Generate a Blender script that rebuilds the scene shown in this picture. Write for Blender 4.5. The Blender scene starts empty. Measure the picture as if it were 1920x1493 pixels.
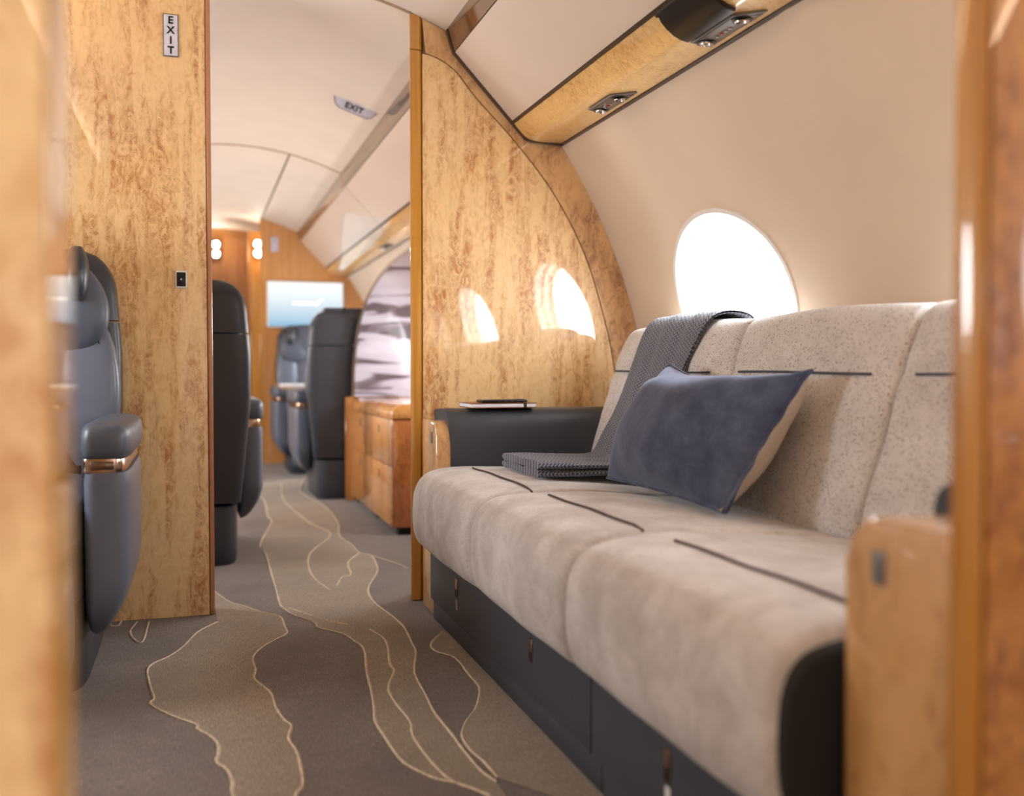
import bpy, bmesh, math, random
from mathutils import Vector, Matrix, geometry
random.seed(7)
S = bpy.context.scene
C = S.collection
PI = math.pi

# ------------------------------------------------------------------ camera, world, exposure
# X to the sofa side, Y along the aisle, Z up; metres
cam = bpy.data.cameras.new('camera'); cam_o = bpy.data.objects.new('camera', cam); C.objects.link(cam_o)
cam.sensor_width = 36.0; cam.lens = 35.0; cam.clip_start = 0.02
cam_o.location = (0, 0, 0.75)
cam_o.rotation_euler = (math.radians(90 - 1.672), 0, math.radians(-17.589))
cam.dof.use_dof = True; cam.dof.focus_distance = 2.65; cam.dof.aperture_fstop = 1.8
S.camera = cam_o

W = bpy.data.worlds.new('sky'); S.world = W; W.use_nodes = True
W.node_tree.nodes['Background'].inputs[0].default_value = (0.90, 0.95, 1.0, 1)
W.node_tree.nodes['Background'].inputs[1].default_value = 1.0
S.view_settings.view_transform = 'Standard'; S.view_settings.look = 'None'
S.view_settings.gamma = 1.0; S.view_settings.use_curve_mapping = False
S.view_settings.exposure = 0.46
WIN_L = 15.0           # daylight in the cabin windows
LED_L = 9.0            # warm wash strips along the ceiling

# ------------------------------------------------------------------ materials
def lin(r, g, b):
    f = lambda c: (c/255/12.92) if c/255 <= 0.04045 else ((c/255+0.055)/1.055)**2.4
    return (f(r), f(g), f(b), 1)
class NT:
    def __init__(s, name):
        s.m = bpy.data.materials.new(name); s.m.use_nodes = True
        s.t = s.m.node_tree; s.b = s.t.nodes['Principled BSDF']
    def n(s, typ, **kw):
        nd = s.t.nodes.new(typ)
        for k, v in kw.items():
            if k.startswith('i_'):
                nd.inputs[k[2:].replace('_', ' ')].default_value = v
            else: setattr(nd, k, v)
        return nd
    def l(s, a, b): s.t.links.new(a, b)
    def coord(s, scale=(1,1,1), kind='Object', rot=(0,0,0)):
        tc = s.n('ShaderNodeTexCoord'); mp = s.n('ShaderNodeMapping')
        mp.inputs['Scale'].default_value = scale; mp.inputs['Rotation'].default_value = rot
        s.l(tc.outputs[kind], mp.inputs['Vector']); return mp.outputs['Vector']
    def noise(s, vec, scale, detail=4, rough=0.5, dist=0.0):
        nd = s.n('ShaderNodeTexNoise', i_Scale=scale, i_Detail=detail, i_Roughness=rough, i_Distortion=dist)
        s.l(vec, nd.inputs['Vector']); return nd.outputs['Fac']
    def ramp(s, fac, stops):
        r = s.n('ShaderNodeValToRGB'); e = r.color_ramp.elements
        while len(e) < len(stops): e.new(0.5)
        for k, (p, c) in enumerate(stops): e[k].position = p; e[k].color = c
        s.l(fac, r.inputs[0]); return r.outputs[0]
    def mix(s, fac, a, b, mode='MIX'):
        m = s.n('ShaderNodeMix', data_type='RGBA', blend_type=mode)
        if isinstance(fac, float): m.inputs[0].default_value = fac
        else: s.l(fac, m.inputs[0])
        for i, v in ((6, a), (7, b)):
            if isinstance(v, tuple): m.inputs[i].default_value = v
            else: s.l(v, m.inputs[i])
        return m.outputs[2]
    def math(s, op, a, b=None):
        m = s.n('ShaderNodeMath', operation=op)
        for i, v in ((0, a), (1, b)):
            if v is None: continue
            if isinstance(v, (int, float)): m.inputs[i].default_value = v
            else: s.l(v, m.inputs[i])
        return m.outputs[0]
    def bump(s, h, strength=0.2, dist=0.002):
        b = s.n('ShaderNodeBump', i_Strength=strength, i_Distance=dist)
        s.l(h, b.inputs['Height']); s.l(b.outputs[0], s.b.inputs['Normal'])
    def set(s, **kw):
        for k, v in kw.items():
            inp = s.b.inputs[k.replace('_', ' ')]
            if isinstance(v, (int, float, tuple)): inp.default_value = v
            else: s.l(v, inp)
        return s.m

def plain(name, col, rough=0.5, metal=0.0, var=0.06, scale=40, coat=0.0, bump=0.0):
    m = NT(name); v = m.coord(); n = m.noise(v, scale, 3)
    lo = tuple(c*(1-var) for c in col[:3])+(1,); hi = tuple(min(1, c*(1+var)) for c in col[:3])+(1,)
    m.set(Base_Color=m.ramp(n, [(0.35, lo), (0.65, hi)]), Roughness=rough, Metallic=metal, Coat_Weight=coat, Coat_Roughness=0.03)
    if bump: m.bump(n, bump, 0.001)
    return m.m
def emit(name, col, strength):
    m = NT(name); v = m.coord(); n = m.noise(v, 3.0, 1)
    c = m.ramp(n, [(0.3, tuple(x*0.99 for x in col[:3])+(1,)), (0.7, col)])
    return m.set(Base_Color=col, Emission_Color=c, Emission_Strength=strength, Roughness=0.4)

def burl(name, light, mid, dark, streak=(7, 7, 0.9), figure=34, spots=85, coat_ior=1.75, amount=1.0, gloss=0.035):
    """lacquered birds-eye burl: pale ground, stretched brown clouds, speckle clusters"""
    m = NT(name); v = m.coord(); vs = m.coord(streak)
    cloud = m.noise(vs, 1.0, 5, 0.6, 0.6)
    fig = m.noise(m.coord((1, 1, 0.55)), figure, 7, 0.68, 1.6)
    ctl = m.noise(v, 2.2, 2)
    c0 = m.ramp(fig, [(0.30, mid), (0.47, light), (0.70, tuple(min(1, x*1.10) for x in light[:3])+(1,))])
    mask = m.ramp(m.math('ADD', cloud, m.math('MULTIPLY', m.math('SUBTRACT', ctl, 0.5), 0.35)), [(0.45, (0,0,0,1)), (0.61, (1,1,1,1))])
    f2 = m.ramp(fig, [(0.36, (1,1,1,1)), (0.62, (0.12,0.12,0.12,1))])
    c1 = m.mix(m.math('MULTIPLY', m.math('MULTIPLY', mask, f2), 0.9*amount), c0, dark)
    vo = m.n('ShaderNodeTexVoronoi', i_Scale=spots, i_Randomness=1.0); m.l(v, vo.inputs['Vector'])
    sp = m.ramp(vo.outputs['Distance'], [(0.10, (1,1,1,1)), (0.30, (0,0,0,1))])
    c2 = m.mix(m.math('MULTIPLY', m.math('MULTIPLY', sp, mask), 0.75*amount), c1, tuple(x*0.55 for x in dark[:3])+(1,))
    m.set(Base_Color=c2, Roughness=0.42, Coat_Weight=1.0, Coat_Roughness=gloss, Coat_IOR=coat_ior)
    return m.m
def straight_wood(name, a, b, rot=(0,0,0), coat_ior=1.7):
    m = NT(name); n = m.noise(m.coord((60, 60, 1.5), rot=rot), 1.0, 5, 0.6, 0.2); n2 = m.noise(m.coord((10, 10, 140)), 1.0, 2)
    c = m.mix(m.math('MULTIPLY', n2, 0.30), m.ramp(n, [(0.35, a), (0.65, b)]), tuple(x*0.7 for x in a[:3])+(1,))
    return m.set(Base_Color=c, Roughness=0.35, Coat_Weight=1.0, Coat_Roughness=0.04, Coat_IOR=coat_ior)
def leather(name, col, rough=0.42):
    m = NT(name); v = m.coord(); vo = m.n('ShaderNodeTexVoronoi', i_Scale=420.0); m.l(v, vo.inputs['Vector'])
    n = m.noise(v, 6, 3)
    m.bump(vo.outputs['Distance'], 0.10, 0.0006)
    return m.set(Base_Color=m.ramp(n, [(0.3, tuple(x*0.92 for x in col[:3])+(1,)), (0.7, col)]), Roughness=rough)
def sofa_fabric(name, base, light, speck, amount, spots):
    m = NT(name); v = m.coord(); n = m.noise(v, 9, 5, 0.65, 0.4); f = m.noise(v, 260, 3, 0.6)
    c = m.mix(m.math('MULTIPLY', f, 0.45), m.ramp(n, [(0.35, base), (0.66, light)]), tuple(x*0.72 for x in base[:3])+(1,))
    vo = m.n('ShaderNodeTexVoronoi', i_Scale=spots, i_Randomness=1.0); m.l(v, vo.inputs['Vector'])
    sp = m.ramp(vo.outputs['Distance'], [(0.16, (1,1,1,1)), (0.36, (0,0,0,1))])
    gate = m.ramp(m.noise(v, 60, 2), [(0.30, (0,0,0,1)), (0.52, (1,1,1,1))])
    c = m.mix(m.math('MULTIPLY', m.math('MULTIPLY', sp, gate), amount), c, speck)
    m.bump(f, 0.25, 0.0015)
    return m.set(Base_Color=c, Roughness=0.95, Sheen_Weight=0.35, Sheen_Roughness=0.4)
def velvet(name, base, dark):
    m = NT(name); v = m.coord(); n = m.noise(v, 11, 6, 0.7, 0.1); f = m.noise(v, 500, 2)
    c = m.ramp(n, [(0.34, dark), (0.66, base)])
    m.bump(f, 0.15, 0.001)
    return m.set(Base_Color=c, Roughness=0.9, Sheen_Weight=0.9, Sheen_Roughness=0.35, Sheen_Tint=lin(170, 180, 210))
def carpet(name, a, b):
    m = NT(name); v = m.coord((1, 1, 1)); vs = m.coord((300, 42, 1))
    n = m.noise(v, 3.5, 5, 0.65); w = m.noise(vs, 1.0, 3, 0.7); f = m.noise(v, 330, 2)
    c = m.mix(m.ramp(w, [(0.38, (0,0,0,1)), (0.68, (.8,.8,.8,1))]), m.ramp(n, [(0.3, a), (0.7, b)]), tuple(x*0.5 for x in a[:3])+(1,))
    m.bump(m.math('ADD', w, f), 0.35, 0.003)
    return m.set(Base_Color=c, Roughness=0.97, Sheen_Weight=0.2)
def woven(name, a, b):
    """chevron weave in the throw, along its own UV"""
    m = NT(name); tc = m.n('ShaderNodeTexCoord'); sep = m.n('ShaderNodeSeparateXYZ'); m.l(tc.outputs['UV'], sep.inputs[0])
    zig = m.math('MULTIPLY', m.math('PINGPONG', sep.outputs['Y'], 0.011), 0.9)
    w = m.math('SINE', m.math('MULTIPLY', m.math('ADD', sep.outputs['X'], zig), 2*PI/0.0105))
    w2 = m.math('SINE', m.math('MULTIPLY', sep.outputs['Y'], 2*PI/0.011))
    h = m.math('ADD', m.math('MULTIPLY', w, 0.35), m.math('MULTIPLY', w2, 0.15)); h = m.math('ADD', h, 0.5)
    m.bump(h, 0.8, 0.004)
    return m.set(Base_Color=m.ramp(h, [(0.25, a), (0.75, b)]), Roughness=0.95, Sheen_Weight=0.3)
def etched_glass(name):
    m = NT(name); v = m.coord((2.0, 1.0, 13.0), rot=(0, 0.10, 0)); n = m.noise(v, 1.0, 3, 0.45, 0.7)
    c = m.ramp(n, [(0.38, lin(104, 95, 103)), (0.425, lin(146, 138, 149)), (0.45, lin(190, 188, 204)), (0.75, lin(216, 216, 230))])
    return m.set(Base_Color=c, Roughness=0.15, Transmission_Weight=0.25, IOR=1.3, Coat_Weight=0.6, Coat_Roughness=0.03)

BURL   = burl('burl_bulkhead', lin(242, 204, 146), lin(226, 172, 104), lin(184, 110, 40), streak=(21, 21, 2.6), figure=42, spots=120)
BURL_S = burl('burl_surround', lin(224, 178, 124), lin(206, 150, 98), lin(138, 84, 50), streak=(9, 9, 2.4), figure=24, spots=60, amount=0.75)
BURL_P = burl('burl_service_panel', lin(240, 196, 122), lin(220, 160, 78), lin(186, 118, 44), streak=(9, 2.2, 9), figure=40, amount=0.55)
BURL_R = burl('burl_cabinet', lin(226, 158, 84), lin(196, 118, 48), lin(132, 66, 20), figure=44, spots=110)
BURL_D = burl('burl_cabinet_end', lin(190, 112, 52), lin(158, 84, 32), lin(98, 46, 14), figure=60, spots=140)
BURL_A = burl('burl_sofa_arm', lin(218, 170, 112), lin(194, 136, 78), lin(140, 86, 38), figure=30, amount=0.6)
HONEY  = straight_wood('honey_edge_wood', lin(196, 130, 38), lin(222, 160, 58))
REDEDGE = straight_wood('red_edge_wood', lin(176, 112, 72), lin(204, 142, 96))
FARWOOD = straight_wood('far_bulkhead_wood', lin(196, 130, 66), lin(224, 164, 96))
SATIN  = plain('cream_headliner', lin(236, 222, 208), 0.62, var=0.02, scale=5)
CREAM  = plain('cream_side_lining', lin(233, 213, 190), 0.7, var=0.025, scale=4)
BINC   = plain('cream_bin_door', lin(230, 214, 200), 0.38, var=0.02, scale=4, coat=0.4)
GROOVE = plain('groove_dark', lin(120, 92, 66), 0.8)
BRONZE = plain('polished_bronze', lin(150, 128, 108), 0.10, 0.85, 0.03)
DKTRIM = plain('dark_trim', lin(62, 46, 36), 0.35)
CHROME = plain('chrome', lin(210, 210, 214), 0.12, 1.0, 0.02)
BRASS  = plain('bronze_band', lin(176, 150, 132), 0.22, 1.0, 0.05, 200)
BLACK  = plain('black_plastic', lin(18, 17, 19), 0.30)
BLACKM = plain('black_matte', lin(22, 21, 22), 0.7)
WHITE  = plain('white_plastic', lin(240, 240, 240), 0.4)
SIGNW  = plain('sign_plate', lin(226, 226, 244), 0.35)
GREYF  = plain('grey_frame', lin(120, 116, 118), 0.4)
LEATH  = leather('slate_leather', lin(84, 90, 104))
LEATH2 = leather('slate_leather_side', lin(100, 107, 124), 0.36)
SHELL  = leather('charcoal_shell', lin(58, 60, 68), 0.36)
ARML   = leather('charcoal_arm_leather', lin(64, 66, 73), 0.5)
BASEC  = plain('sofa_base_charcoal', lin(72, 75, 86), 0.5, var=0.04, scale=60)
BASEL  = plain('sofa_plinth_charcoal', lin(66, 69, 80), 0.55, var=0.05, scale=60)
PIPING = plain('slate_piping', lin(78, 80, 90), 0.8, var=0.1, scale=300)
PIPEP  = plain('plum_piping', lin(84, 66, 68), 0.8, var=0.1, scale=300)
SEATF  = sofa_fabric('seat_fabric', lin(190, 182, 180), lin(232, 227, 226), lin(132, 114, 108), 0.5, 170)
BACKF  = sofa_fabric('back_fabric', lin(206, 202, 200), lin(226, 222, 221), lin(98, 80, 76), 0.95, 165)
SIDEF  = leather('shaded_cushion_end_leather', lin(30, 26, 26), 0.8)  # dark leather; the shade on the cushion's near end is put into its colour
VELVET = velvet('navy_velvet', lin(82, 90, 114), lin(46, 53, 78))
LINEN  = plain('pillow_linen', lin(178, 160, 142), 0.95, var=0.08, scale=200, bump=0.2)
THROW  = woven('slate_throw', lin(58, 62, 78), lin(134, 139, 156))
CARP_D = carpet('carpet_dark', lin(104, 93, 88), lin(134, 121, 113))
CARP_L = carpet('carpet_light', lin(142, 128, 112), lin(168, 152, 133))
CARP_N = carpet('carpet_line_yarn', lin(218, 198, 170), lin(236, 218, 192))
GLASSD = etched_glass('etched_glass')
PAGES  = plain('paper_pages', lin(238, 238, 246), 0.8)
TANC   = plain('tan_cover', lin(150, 96, 60), 0.6)
PANE   = emit('daylight_pane', (0.94, 0.97, 1.0, 1), WIN_L)
LED    = emit('led_wash', (1.0, 0.86, 0.70, 1), LED_L)
BULB   = emit('lamp_bulb', (1.0, 0.90, 0.74, 1), 90.0)
REVEAL = plain('window_reveal', lin(238, 234, 228), 0.4, var=0.02)
TABLEW = plain('table_gloss', lin(236, 238, 240), 0.15, coat=1.0)
def screen_mat():
    m = NT('screen'); tc = m.n('ShaderNodeTexCoord'); sep = m.n('ShaderNodeSeparateXYZ'); m.l(tc.outputs['Generated'], sep.inputs[0])
    c = m.ramp(sep.outputs['Z'], [(0.0, lin(128, 182, 214)), (0.14, lin(172, 204, 226)), (0.45, lin(212, 228, 238)), (0.72, lin(236, 246, 250)), (1.0, lin(255, 255, 255))])
    return m.set(Base_Color=(0.02, 0.02, 0.02, 1), Emission_Color=c, Emission_Strength=0.76, Roughness=0.2)
SCREEN = screen_mat()
LOGO = emit('screen_logo', (1, 1, 1, 1), 1.0)

# ------------------------------------------------------------------ helpers
def thing(name, label, cat, loc=(0,0,0), rotz=0.0, group=None):
    o = bpy.data.objects.new(name, None); C.objects.link(o); o.empty_display_size = 0.05
    o.location = loc; o.rotation_euler = (0, 0, rotz); o['label'] = label; o['category'] = cat
    if group: o['group'] = group
    return o
def base_of(o):
    v = Vector((0,0,0))
    while o is not None: v = v + Vector(o.location); o = o.parent
    return v
def obj(name, bm, mat, parent=None, local=False, smooth=True, loc=None, ang=40):
    """link a bmesh (in world coordinates unless local) as one mesh object"""
    off = base_of(parent) if (parent is not None and not local) else Vector((0,0,0))
    if loc is not None: off = off + Vector(loc)
    if off.length: bmesh.ops.translate(bm, verts=bm.verts, vec=-off)
    bmesh.ops.recalc_face_normals(bm, faces=bm.faces)
    me = bpy.data.meshes.new(name); bm.to_mesh(me); bm.free()
    me.materials.append(mat)
    if smooth:
        for p in me.polygons: p.use_smooth = True
        try: me.set_sharp_from_angle(angle=math.radians(ang))
        except Exception: pass
    o = bpy.data.objects.new(name, me); C.objects.link(o)
    if parent is not None: o.parent = parent
    if loc is not None: o.location = loc
    return o
def tag(o, label, cat, group=None):
    o['label'] = label; o['category'] = cat
    if group: o['group'] = group
    return o
def struct(o): o['kind'] = 'structure'; return o
def box(x0, x1, y0, y1, z0, z1, bev=0.0, seg=2, bm=None):
    own = bm is None
    b = bmesh.new()
    v = [b.verts.new((x, y, z)) for x in (x0, x1) for y in (y0, y1) for z in (z0, z1)]
    for f in ((0,1,3,2),(4,6,7,5),(0,4,5,1),(2,3,7,6),(0,2,6,4),(1,5,7,3)): b.faces.new([v[i] for i in f])
    if bev: bmesh.ops.bevel(b, geom=b.edges[:], offset=bev, segments=seg, profile=0.5, affect='EDGES')
    if own: return b
    me = bpy.data.meshes.new('t'); b.to_mesh(me); b.free(); bm.from_mesh(me); bpy.data.meshes.remove(me)
    return bm
def prism(poly, a, b, axis='Y', bev=0.0, seg=2):
    """extrude a polygon: axis Y -> poly is (x,z); axis Z -> (x,y); axis X -> (y,z)"""
    bm = bmesh.new()
    def P(p, t): return {'Y': (p[0], t, p[1]), 'Z': (p[0], p[1], t), 'X': (t, p[0], p[1])}[axis]
    A = [bm.verts.new(P(p, a)) for p in poly]; B = [bm.verts.new(P(p, b)) for p in poly]
    fa = bm.faces.new(A); fb = bm.faces.new(B[::-1]); n = len(poly)
    for i in range(n): bm.faces.new((A[i], B[i], B[(i+1) % n], A[(i+1) % n]))
    if bev:
        es = list(fa.edges)+list(fb.edges)
        bmesh.ops.bevel(bm, geom=es, offset=bev, segments=seg, profile=0.5, affect='EDGES')
    return bm
def loft(rings, cap=True, closed=True):
    bm = bmesh.new(); R = [[bm.verts.new(p) for p in r] for r in rings]; n = len(rings[0])
    for i in range(len(R)-1):
        for j in range(n if closed else n-1):
            k = (j+1) % n
            bm.faces.new((R[i][j], R[i][k], R[i+1][k], R[i+1][j]))
    if cap and closed: bm.faces.new(R[0][::-1]); bm.faces.new(R[-1])
    return bm
def tube(path, r, n=8, closed=False):
    path = [Vector(p) for p in path]; rings = []
    for i, p in enumerate(path):
        a = path[max(i-1, 0)]; b = path[min(i+1, len(path)-1)]
        if closed: a = path[i-1]; b = path[(i+1) % len(path)]
        d = (b-a).normalized(); u = d.cross(Vector((0.13, 0.21, 0.97)))
        if u.length < 1e-3: u = d.cross(Vector((1, 0, 0)))
        u.normalize(); w = d.cross(u)
        rings.append([p+u*r*math.cos(2*PI*k/n)+w*r*math.sin(2*PI*k/n) for k in range(n)])
    if closed: rings.append(rings[0])
    bm = loft(rings, cap=not closed); bmesh.ops.remove_doubles(bm, verts=bm.verts, dist=1e-5); return bm
def sell(cx, cy, z, a, b, e=2.6, n=36):
    """superellipse ring in a horizontal plane"""
    o = []
    for k in range(n):
        t = 2*PI*k/n; c, s = math.cos(t), math.sin(t)
        o.append(Vector((cx+a*math.copysign(abs(c)**(2/e), c), cy+b*math.copysign(abs(s)**(2/e), s), z)))
    return o
def inset_poly(poly, d):
    """move every point of a closed outline inwards by d (mitre limited)"""
    n = len(poly); out = []
    area = sum(poly[i][0]*poly[(i+1) % n][1]-poly[(i+1) % n][0]*poly[i][1] for i in range(n))
    sg = 1 if area > 0 else -1
    for i in range(n):
        p0, p, p1 = Vector(poly[i-1]), Vector(poly[i]), Vector(poly[(i+1) % n])
        e0 = (p-p0); e1 = (p1-p)
        e0 = e0.normalized() if e0.length > 1e-9 else e1.normalized(); e1 = e1.normalized() if e1.length > 1e-9 else e0
        nn = (Vector((-e0.y, e0.x))+Vector((-e1.y, e1.x)))*sg
        nn = nn.normalized() if nn.length > 1e-6 else Vector((-e0.y, e0.x))*sg
        out.append((p.x+nn.x*d, p.y+nn.y*d))
    return out
def smooth_closed(poly, it=2):
    for _ in range(it):
        q = []; n = len(poly)
        for i in range(n):
            a, b = poly[i], poly[(i+1) % n]
            q.append((a[0]*.75+b[0]*.25, a[1]*.75+b[1]*.25)); q.append((a[0]*.25+b[0]*.75, a[1]*.25+b[1]*.75))
        poly = q
    return poly
def resample(pts, n):
    P = [Vector(p) for p in pts]; L = [0]
    for a, b in zip(P, P[1:]): L.append(L[-1]+(b-a).length)
    out = []; j = 0
    for k in range(n):
        s = L[-1]*k/(n-1)
        while j < len(L)-2 and L[j+1] < s: j += 1
        t = (s-L[j])/max(1e-9, L[j+1]-L[j]); out.append(P[j].lerp(P[j+1], min(1, t)))
    return out
def catmull(pts, per=8):
    P = [Vector(p) for p in pts]; P = [P[0]*2-P[1]]+P+[P[-1]*2-P[-2]]; out = []
    for i in range(1, len(P)-2):
        for k in range(per):
            t = k/per; a, b, c, d = P[i-1:i+3]
            out.append(0.5*((2*b)+(-a+c)*t+(2*a-5*b+4*c-d)*t*t+(-a+3*b-3*c+d)*t**3))
    out.append(P[-2]); return out
def soft_bar(poly, y0, y1, r, seg=6, axis='Y', bulge=0.0, nmid=5):
    """a closed outline swept along Y with rounded ends of radius r (an upholstered block)"""
    st = []
    for k in range(seg+1):
        a = PI/2*k/seg; st.append((y0+r*(1-math.sin(a)), r*(1-math.cos(a))))
    st = [(y0+r*(1-math.cos(PI/2*k/seg)), r*(1-math.sin(PI/2*k/seg))) for k in range(seg+1)]
    mids = [(y0+r+(y1-y0-2*r)*k/(nmid+1), -bulge*math.sin(PI*k/(nmid+1))) for k in range(1, nmid+1)]
    en = [(y1-a+y0, d) for a, d in reversed(st)]
    rings = []
    for y, d in st+mids+en:
        rings.append([(p[0], y, p[1]) for p in inset_poly(poly, d)])
    return loft(rings)
def text_bm(s, size, vertical=False):
    """lettering as a flat mesh in the XY plane, centred"""
    bm = bmesh.new()
    items = [(s, 0)] if not vertical else [(ch, -i) for i, ch in enumerate(s)]
    for ch, row in items:
        cu = bpy.data.curves.new('lettering', 'FONT'); cu.body = ch; cu.size = size; cu.align_x = 'CENTER'; cu.extrude = 0.0006
        cu.offset = size*0.025; cu.space_character = 1.12
        o = bpy.data.objects.new('lettering', cu); C.objects.link(o)
        bpy.context.view_layer.update()
        me = bpy.data.meshes.new_from_object(o.evaluated_get(bpy.context.evaluated_depsgraph_get()))
        me.transform(Matrix.Translation((0, row*size*0.98, 0)))
        bm.from_mesh(me); bpy.data.meshes.remove(me); bpy.data.objects.remove(o); bpy.data.curves.remove(cu)
    xs = [v.co.x for v in bm.verts]; ys = [v.co.y for v in bm.verts]
    bmesh.ops.translate(bm, verts=bm.verts, vec=(-(min(xs)+max(xs))/2, -(min(ys)+max(ys))/2, 0))
    return bm

# ------------------------------------------------------------------ cabin cross-section
XC, ZC, RC = -0.3616, 0.4307, 1.8688          # circle of the right side lining
MIR = 0.44                                     # the left side is its mirror: x -> MIR - x
def wall_pt(th, side=1):
    x = XC+RC*math.cos(th); z = ZC+RC*math.sin(th)
    return (x if side > 0 else MIR-x, z)
def wall_x(z, side=1): return wall_pt(math.asin((z-ZC)/RC), side)[0]
def ceil_z(x): return 0.54+math.sqrt(1.42**2-(x-0.2)**2)
Y_AFT, Y_NEAR, Y_BULK, Y_FAR, Y_END = -3.2, 0.74, 3.15, 8.1, 8.95
TH_TOP, TH_BOT = math.asin((1.56-ZC)/RC), math.asin((0.0-ZC)/RC)
TH_TOPL = 0.79
WIN_TH, WIN_A, WIN_B = 0.2806, 0.305, 0.249

def wall_side(side, wins, y0, y1, name):
    """curved lining with elliptical window openings, one bay per window"""
    top = TH_TOP if side > 0 else TH_TOPL
    bm = bmesh.new()
    wins = sorted(wins); cuts = [y0]+[(a+b)/2 for a, b in zip(wins, wins[1:])]+[y1]
    N = 96
    for wc, a, b in zip(wins, cuts, cuts[1:]):
        R0 = []; R1 = []
        sb, stp = (TH_BOT-WIN_TH)*RC, (top-WIN_TH)*RC
        for k in range(N):
            t = 2*PI*(k+0.5)/N; c, s = math.cos(t), math.sin(t)
            R0.append((WIN_A*c, WIN_B*s))
            m = min(((b-wc)/c if c > 0 else (a-wc)/c) if abs(c) > 1e-9 else 1e9, (stp/s if s > 0 else sb/s) if abs(s) > 1e-9 else 1e9)
            R1.append((c*m, s*m))
        for q in ((b-wc, stp), (a-wc, stp), (a-wc, sb), (b-wc, sb)):     # snap the corners
            k = min(range(N), key=lambda i: (R1[i][0]-q[0])**2+(R1[i][1]-q[1])**2); R1[k] = q
        rows = []
        for j in range(11):
            f = j/10; f = f*f*0.5+f*0.5; rows.append([])
            for p, q in zip(R0, R1):
                u = p[0]+(q[0]-p[0])*f; v = p[1]+(q[1]-p[1])*f
                x, z = wall_pt(WIN_TH+v/RC, side); rows[-1].append(bm.verts.new((x, wc+u, z)))
        for j in range(10):
            for k in range(N):
                k2 = (k+1) % N; bm.faces.new((rows[j][k], rows[j][k2], rows[j+1][k2], rows[j+1][k]))
    o = obj(name, bm, CREAM); struct(o); return o
RIGHT_WINS = [-2.6, -1.75, -0.95, -0.15, 1.22, 2.4826, 4.0, 5.1, 6.2, 7.3]  # aft ones are out of view, extra windows added to brighten the near-left partition
LEFT_WINS = [-2.6, 2.4826, 4.0, 5.1, 6.2, 7.3]
wall_r = wall_side(1, RIGHT_WINS, Y_AFT, Y_END, 'wall_right')
wall_l = wall_side(-1, LEFT_WINS, Y_AFT, Y_END, 'wall_left')
def window(n, side, wc):
    """oval window: lining ring proud of the wall, stepped reveal, bright pane"""
    th = WIN_TH; X, Z = wall_pt(th, side)
    nx, nz = (math.cos(th)*(1 if side > 0 else -1), math.sin(th))       # outward
    def ring(a, b, dep, N=72):
        o = []
        for k in range(N):
            t = 2*PI*k/N; x, z = wall_pt(WIN_TH+b*math.sin(t)/RC, side)
            o.append(Vector((x+nx*dep, wc+a*math.cos(t), z+nz*dep)))
        return o
    A, B = WIN_A, WIN_B
    e = bpy.data.objects.new('window_%d' % n, None); C.objects.link(e); e.location = (X, wc, Z); struct(e)
    fr = loft([ring(A+.012, B+.012, .001), ring(A+.010, B+.010, -.005), ring(A-.002, B-.002, -.005), ring(A-.008, B-.008, .0), ring(A-.010, B-.010, .03),
               ring(A-.022, B-.022, .034), ring(A-.024, B-.024, .062), ring(A-.045, B-.04, .066), ring(A-.047, B-.042, .10)], cap=False)
    obj('window_frame', fr, REVEAL, e, ang=25)
    pn = bmesh.new(); vs = [pn.verts.new(p) for p in ring(A-.046, B-.041, .085)]; c = pn.verts.new((X+nx*.085, wc, Z+nz*.085))
    for k in range(len(vs)): pn.faces.new((vs[k], vs[(k+1) % len(vs)], c))
    obj('pane', pn, PANE, e)
wn = 1
for side, lst in ((1, RIGHT_WINS), (-1, LEFT_WINS)):
    for wc in lst: window(wn, side, wc); wn += 1

# ceiling: grooved backing and the headliner panels that show their joints
def ceil_strip(x0, x1, y0, y1, dz, th=0.006, n=24):
    xs = [x0+(x1-x0)*k/n for k in range(n+1)]
    poly = [(x, ceil_z(x)+dz) for x in xs]+[(x, ceil_z(x)+dz+th) for x in reversed(xs)]
    return prism(poly, y0, y1)
ceil = struct(obj('ceiling', ceil_strip(-0.56, 0.98, Y_AFT, Y_END, 0.004, 0.02), GROOVE))
CL, CR = -0.56, 0.98
for (a, b, c, d) in ((CL, CR, Y_AFT, 0.70), (CL, CR, 0.706, 3.146), (CL, CR, 3.153, 5.595),
                     (CL, -0.108, 5.610, Y_FAR), (-0.10, 0.494, 5.610, Y_FAR), (0.506, CR, 5.610, Y_FAR), (CL, CR, Y_FAR+.006, Y_END)):
    obj('ceiling_panel', ceil_strip(a, b, c, d, 0.0), SATIN, ceil)

JOINT = plain('headliner_joint', lin(178, 148, 118), 0.7)
obj('panel_joint', ceil_strip(CL, CR, 5.596, 5.609, -0.004, 0.008), JOINT, ceil)
obj('panel_joint', ceil_strip(CL, 0.66, 3.143, 3.156, -0.004, 0.008), JOINT, ceil)

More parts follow.
